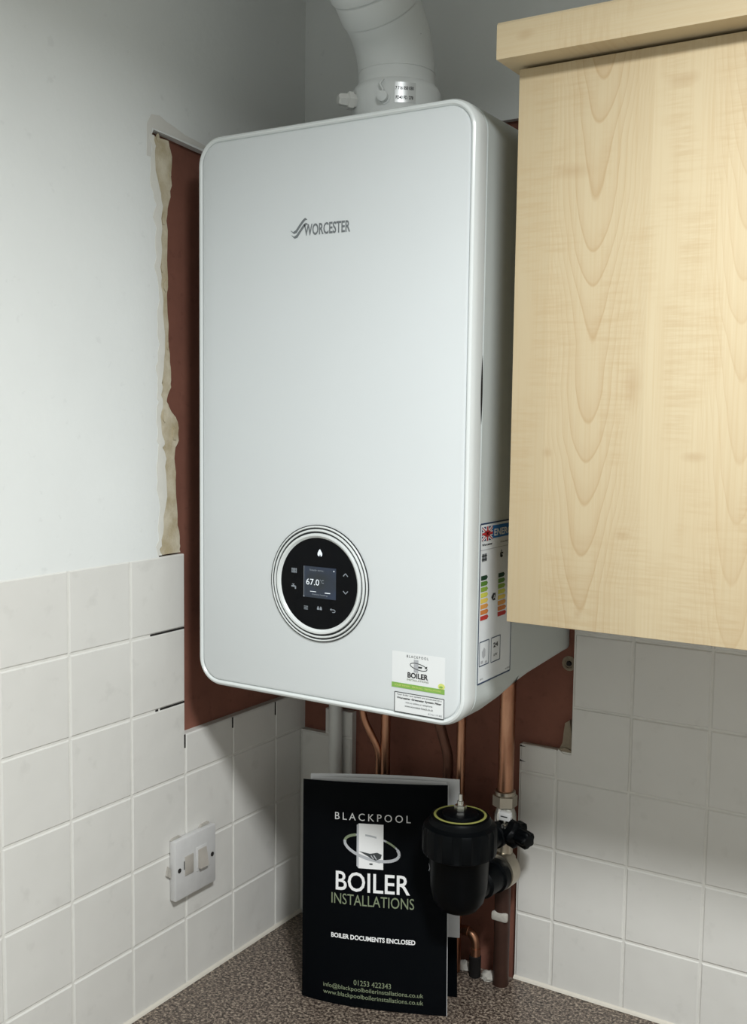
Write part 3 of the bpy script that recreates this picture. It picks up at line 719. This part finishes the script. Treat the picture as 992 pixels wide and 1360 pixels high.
# ------------------------------------------------------------------ magnetic filter
fc = Vector((.365, -.150, .155))
filt = thing('magnetic_filter', 'black magnetic boiler filter with ribbed collar beside the booklet', 'filter', fc)
lathe('canister', [(.003, .0), (.016, .0008), (.026, .006), (.0335, .016), (.0375, .034), (.0400, .082), (.0430, .086)], fc, (0, 0, 1), 'black_plastic', filt, 48)
lathe('collar', [(.0435, .0795), (.0485, .082), (.0497, .086), (.0497, .114), (.0475, .119), (.0430, .121), (.0405, .123)], fc, (0, 0, 1), 'black_plastic', filt, 96, smooth=25,
      mod=lambda k, n, r, h: (1.0 if (k % 8) < 5 else .945) if r > .047 and .084 < h < .116 else 1)
lid = lathe('lid', [(.0415, .118), (.0410, .1265), (.0385, .1305), (.0300, .1315), (.0285, .1290), (.0250, .1290), (.0235, .1345), (.0150, .1365), (.0100, .1370)], fc, (0, 0, 1), 'black_plastic', filt, 48)
lathe('lid_ring', [(.0318, .1316), (.0345, .1314), (.0350, .1318), (.0345, .1322), (.0318, .1324), (.0318, .1316)], fc, (0, 0, 1), 'ring_yellow', lid, 64, cap=False)
bv = hexn('bleed_valve', fc+Vector((0, 0, .1368)), (0, 0, 1), .0082, .0085, 'chrome', filt)
lathe('bleed_stem', [(.0042, .0), (.0042, .005), (.0028, .0055), (.0022, .014), (.001, .0145)], fc+Vector((0, 0, .1453)), (0, 0, 1), 'chrome', bv, 16)
flat('moulded_mark', stroke([(-.003, .005), (.0, .0), (-.003, -.005)], .0012), lambda a, b, d: tuple(fc+Vector((math.cos(4.02)*.0418+a*.8, math.sin(4.02)*.0418-a*.6, .064+b))), 'print_silver', filt)
# ports back to the pipe
ptop = Vector((PX, PY, .2170)); plow = Vector((PX, PY, .1700))
for nm, zz, r0 in (('return_arm', .2290, .0140), ('flow_arm', .1710, .0185)):
    a = Vector((fc.x+.002, fc.y+.030, zz)); b = Vector((PX-.0005, PY-.018, zz)); dd = (b-a)
    lathe(nm, [(r0*.9, 0), (r0*.9, dd.length*.35), (r0*1.1, dd.length*.4), (r0*1.1, dd.length*.8), (r0*1.25, dd.length*.82), (r0*1.25, dd.length*.99), (r0*.9, dd.length)], a, dd, 'black_plastic', filt, 36)
uni = thing('union_fitting', 'pale nickel union collar below the black valve knob', 'fitting', (PX, PY, .152))
lathe('collar', [(.0150, -.018), (.0255, -.0165), (.0262, -.014), (.0262, .004), (.022, .0065), (.014, .007)], (PX, PY-.003, .1735), (.05, 1, 0), 'nickel', uni, 36)
lathe('body', [(.0125, .0), (.0165, .003), (.0170, .038), (.0125, .0435), (.0125, .0664)], (PX, PY, .1525), (0, 0, 1), 'nickel', uni, 24)

# ------------------------------------------------------------------ booklet
BL = Vector((.1532, -.2082, .0005)); BR = Vector((.3479, -.1449, .0005)); TL = Vector((.1040, -.1390, .2820)); TR = Vector((.3045, -.0700, .2910))
nrm = (BR-BL).cross(TL-BL).normalized()
if nrm.y > 0: nrm = -nrm
def cover(s, h):
    p = (BL*(1-s)+BR*s)*(1-h)+(TL*(1-s)+TR*s)*h
    q = max(0.0, 1-s)
    bul = .013*(1-q**3)*q**.8*1.6
    return p+Vector((nrm.x, nrm.y, nrm.z*h*.6))*bul
CW, CH = .2085, .292
def cu(a, b, d):
    s = a/CW; h = b/CH
    return tuple(cover(s, h)+nrm*d)
BBR = Vector((.3381, -.0949, .0005)); BTR = Vector((.3115, -.0560, .2895))
def back(s, h):
    p = (BL*(1-s)+BBR*s)*(1-h)+(TL*(1-s)+BTR*s)*h
    return p+Vector((-nrm.x, -nrm.y, 0))*(.010*max(0.0, math.sin(math.pi*min(1, max(0, s))))**.8)
def sheet(name, fn, mat, parent, s0, s1, h0, h1, off, thick, ns=22, nh=6):
    v = []; f = []
    for side in (off, off-thick):
        for i in range(ns+1):
            for j in range(nh+1): v.append(fn(s0+(s1-s0)*i/ns, h0+(h1-h0)*j/nh)+nrm*side)
    n = (ns+1)*(nh+1)
    idx = lambda i, j, k: k*n+i*(nh+1)+j
    for i in range(ns):
        for j in range(nh):
            for k in (0, 1): f.append((idx(i, j, k), idx(i+1, j, k), idx(i+1, j+1, k), idx(i, j+1, k)))
    for i in range(ns):
        for j in (0, nh): f.append((idx(i, j, 0), idx(i+1, j, 0), idx(i+1, j, 1), idx(i, j, 1)))
    for j in range(nh):
        for i in (0, ns): f.append((idx(i, j, 0), idx(i, j+1, 0), idx(i, j+1, 1), idx(i, j, 1)))
    return mesh(name, v, f, mat, parent, 45)
book = thing('booklet', 'black booklet of boiler documents standing on the worktop', 'booklet', tuple((BL+BR)/2))
fcv = sheet('front_cover', cover, 'cover_black', book, 0, 1, 0, 1, 0, .0006)
sheet('cover_edge', cover, 'page_white', book, .9995, 1.003, 0, 1, -.0001, .0004, 1, 6)
sheet('back_cover', back, 'cover_black', book, .0, 1, 0, .985, 0, .0008)
mid = lambda s, h: cover(s, h)*.45+back(s, h)*.55
sheet('pages', mid, 'page_white', book, .05, .96, .33, 1.012, 0, .0020)
mid2 = lambda s, h: cover(s, h)*.12+back(s, h)*.88
sheet('pages', mid2, 'page_white', book, .05, 1.025, .285, 1.025, .0022, .0024)
# print
kx = CW*.50
text_mesh('cover_name', 'BLACKPOOL', cu, kx-.0005, CH*.824, 'print_white', fcv, width=.1080, height=.0098, align='CENTER', spacing=1.45, d=.0006)
text_mesh('cover_title', 'BOILER', cu, kx+.0002, CH*.503, 'print_white', fcv, width=.1060, height=.0255, align='CENTER', bold=.010, d=.0006)
text_mesh('cover_subtitle', 'INSTALLATIONS', cu, kx, CH*.442, 'print_green', fcv, width=.1180, height=.0140, align='CENTER', d=.0006)
text_mesh('cover_note', 'BOILER DOCUMENTS ENCLOSED', cu, kx+.001, CH*.290, 'print_white', fcv, width=.1200, height=.0062, align='CENTER', bold=.03, d=.0006)
text_mesh('cover_phone', '01253 422343', cu, kx+.001, CH*.094, 'print_green', fcv, width=.0530, height=.0066, align='CENTER', d=.0006)
text_mesh('cover_email', 'info@blackpoolboilerinstallations.co.uk', cu, kx+.001, CH*.062, 'print_green', fcv, width=.1430, height=.0074, align='CENTER', d=.0006)
text_mesh('cover_website', 'www.blackpoolboilerinstallations.co.uk', cu, kx+.001, CH*.032, 'print_green', fcv, width=.1430, height=.0072, align='CENTER', d=.0006)
ex0, ez0 = kx-.0010, CH*.697
ring = ell(ex0, ez0+.002, .0395, .0145, 48, rot=-.22)
def ringpart(a0, a1, w_): return stroke(ell(ex0, ez0+.002, .0395, .0150, 30, a0, a1, -.20), w_)
flat('emblem_ring', ringpart(25, 160, .0024), cu, 'print_silver', fcv, .0005)
flat('emblem_boiler', [rect(ex0-.0185, ez0-.0255, ex0+.0165, ez0+.0335)], cu, 'print_white', fcv, .0007)
flat('emblem_boiler_side', [[(ex0-.0215, ez0-.0225), (ex0-.0185, ez0-.0255), (ex0-.0185, ez0+.0335), (ex0-.0215, ez0+.0315)]], cu, 'print_silver', fcv, .0007)
flat('emblem_ring', ringpart(178, 385, .0040), cu, 'print_silver', fcv, .0009)
for q in ((130, 178, .0036), (35, 62, .0026)): flat('emblem_ring_green', ringpart(*q), cu, 'print_green', fcv, .0009)
flat('emblem_hands', [[(ex0-.0180, ez0-.0030), (ex0-.002, ez0-.0055), (ex0+.008, ez0-.0035), (ex0+.0145, ez0-.0060), (ex0+.0130, ez0-.0110), (ex0+.006, ez0-.0140), (ex0+.001, ez0-.0125), (ex0-.006, ez0-.0085)]], cu, 'print_dark', fcv, .0011)
flat('emblem_fingers', stroke([(ex0-.001, ez0-.0075), (ex0+.003, ez0-.0125)], .0014)+stroke([(ex0+.003, ez0-.0070), (ex0+.007, ez0-.0125)], .0014)+stroke([(ex0+.006, ez0-.0150), (ex0+.012, ez0-.0165)], .0014), cu, 'print_silver', fcv, .0013)
flat('emblem_display', [rect(ex0-.0030, ez0-.0200, ex0+.0015, ez0-.0180)], cu, 'print_dark', fcv, .0009)
bpy.context.view_layer.update()
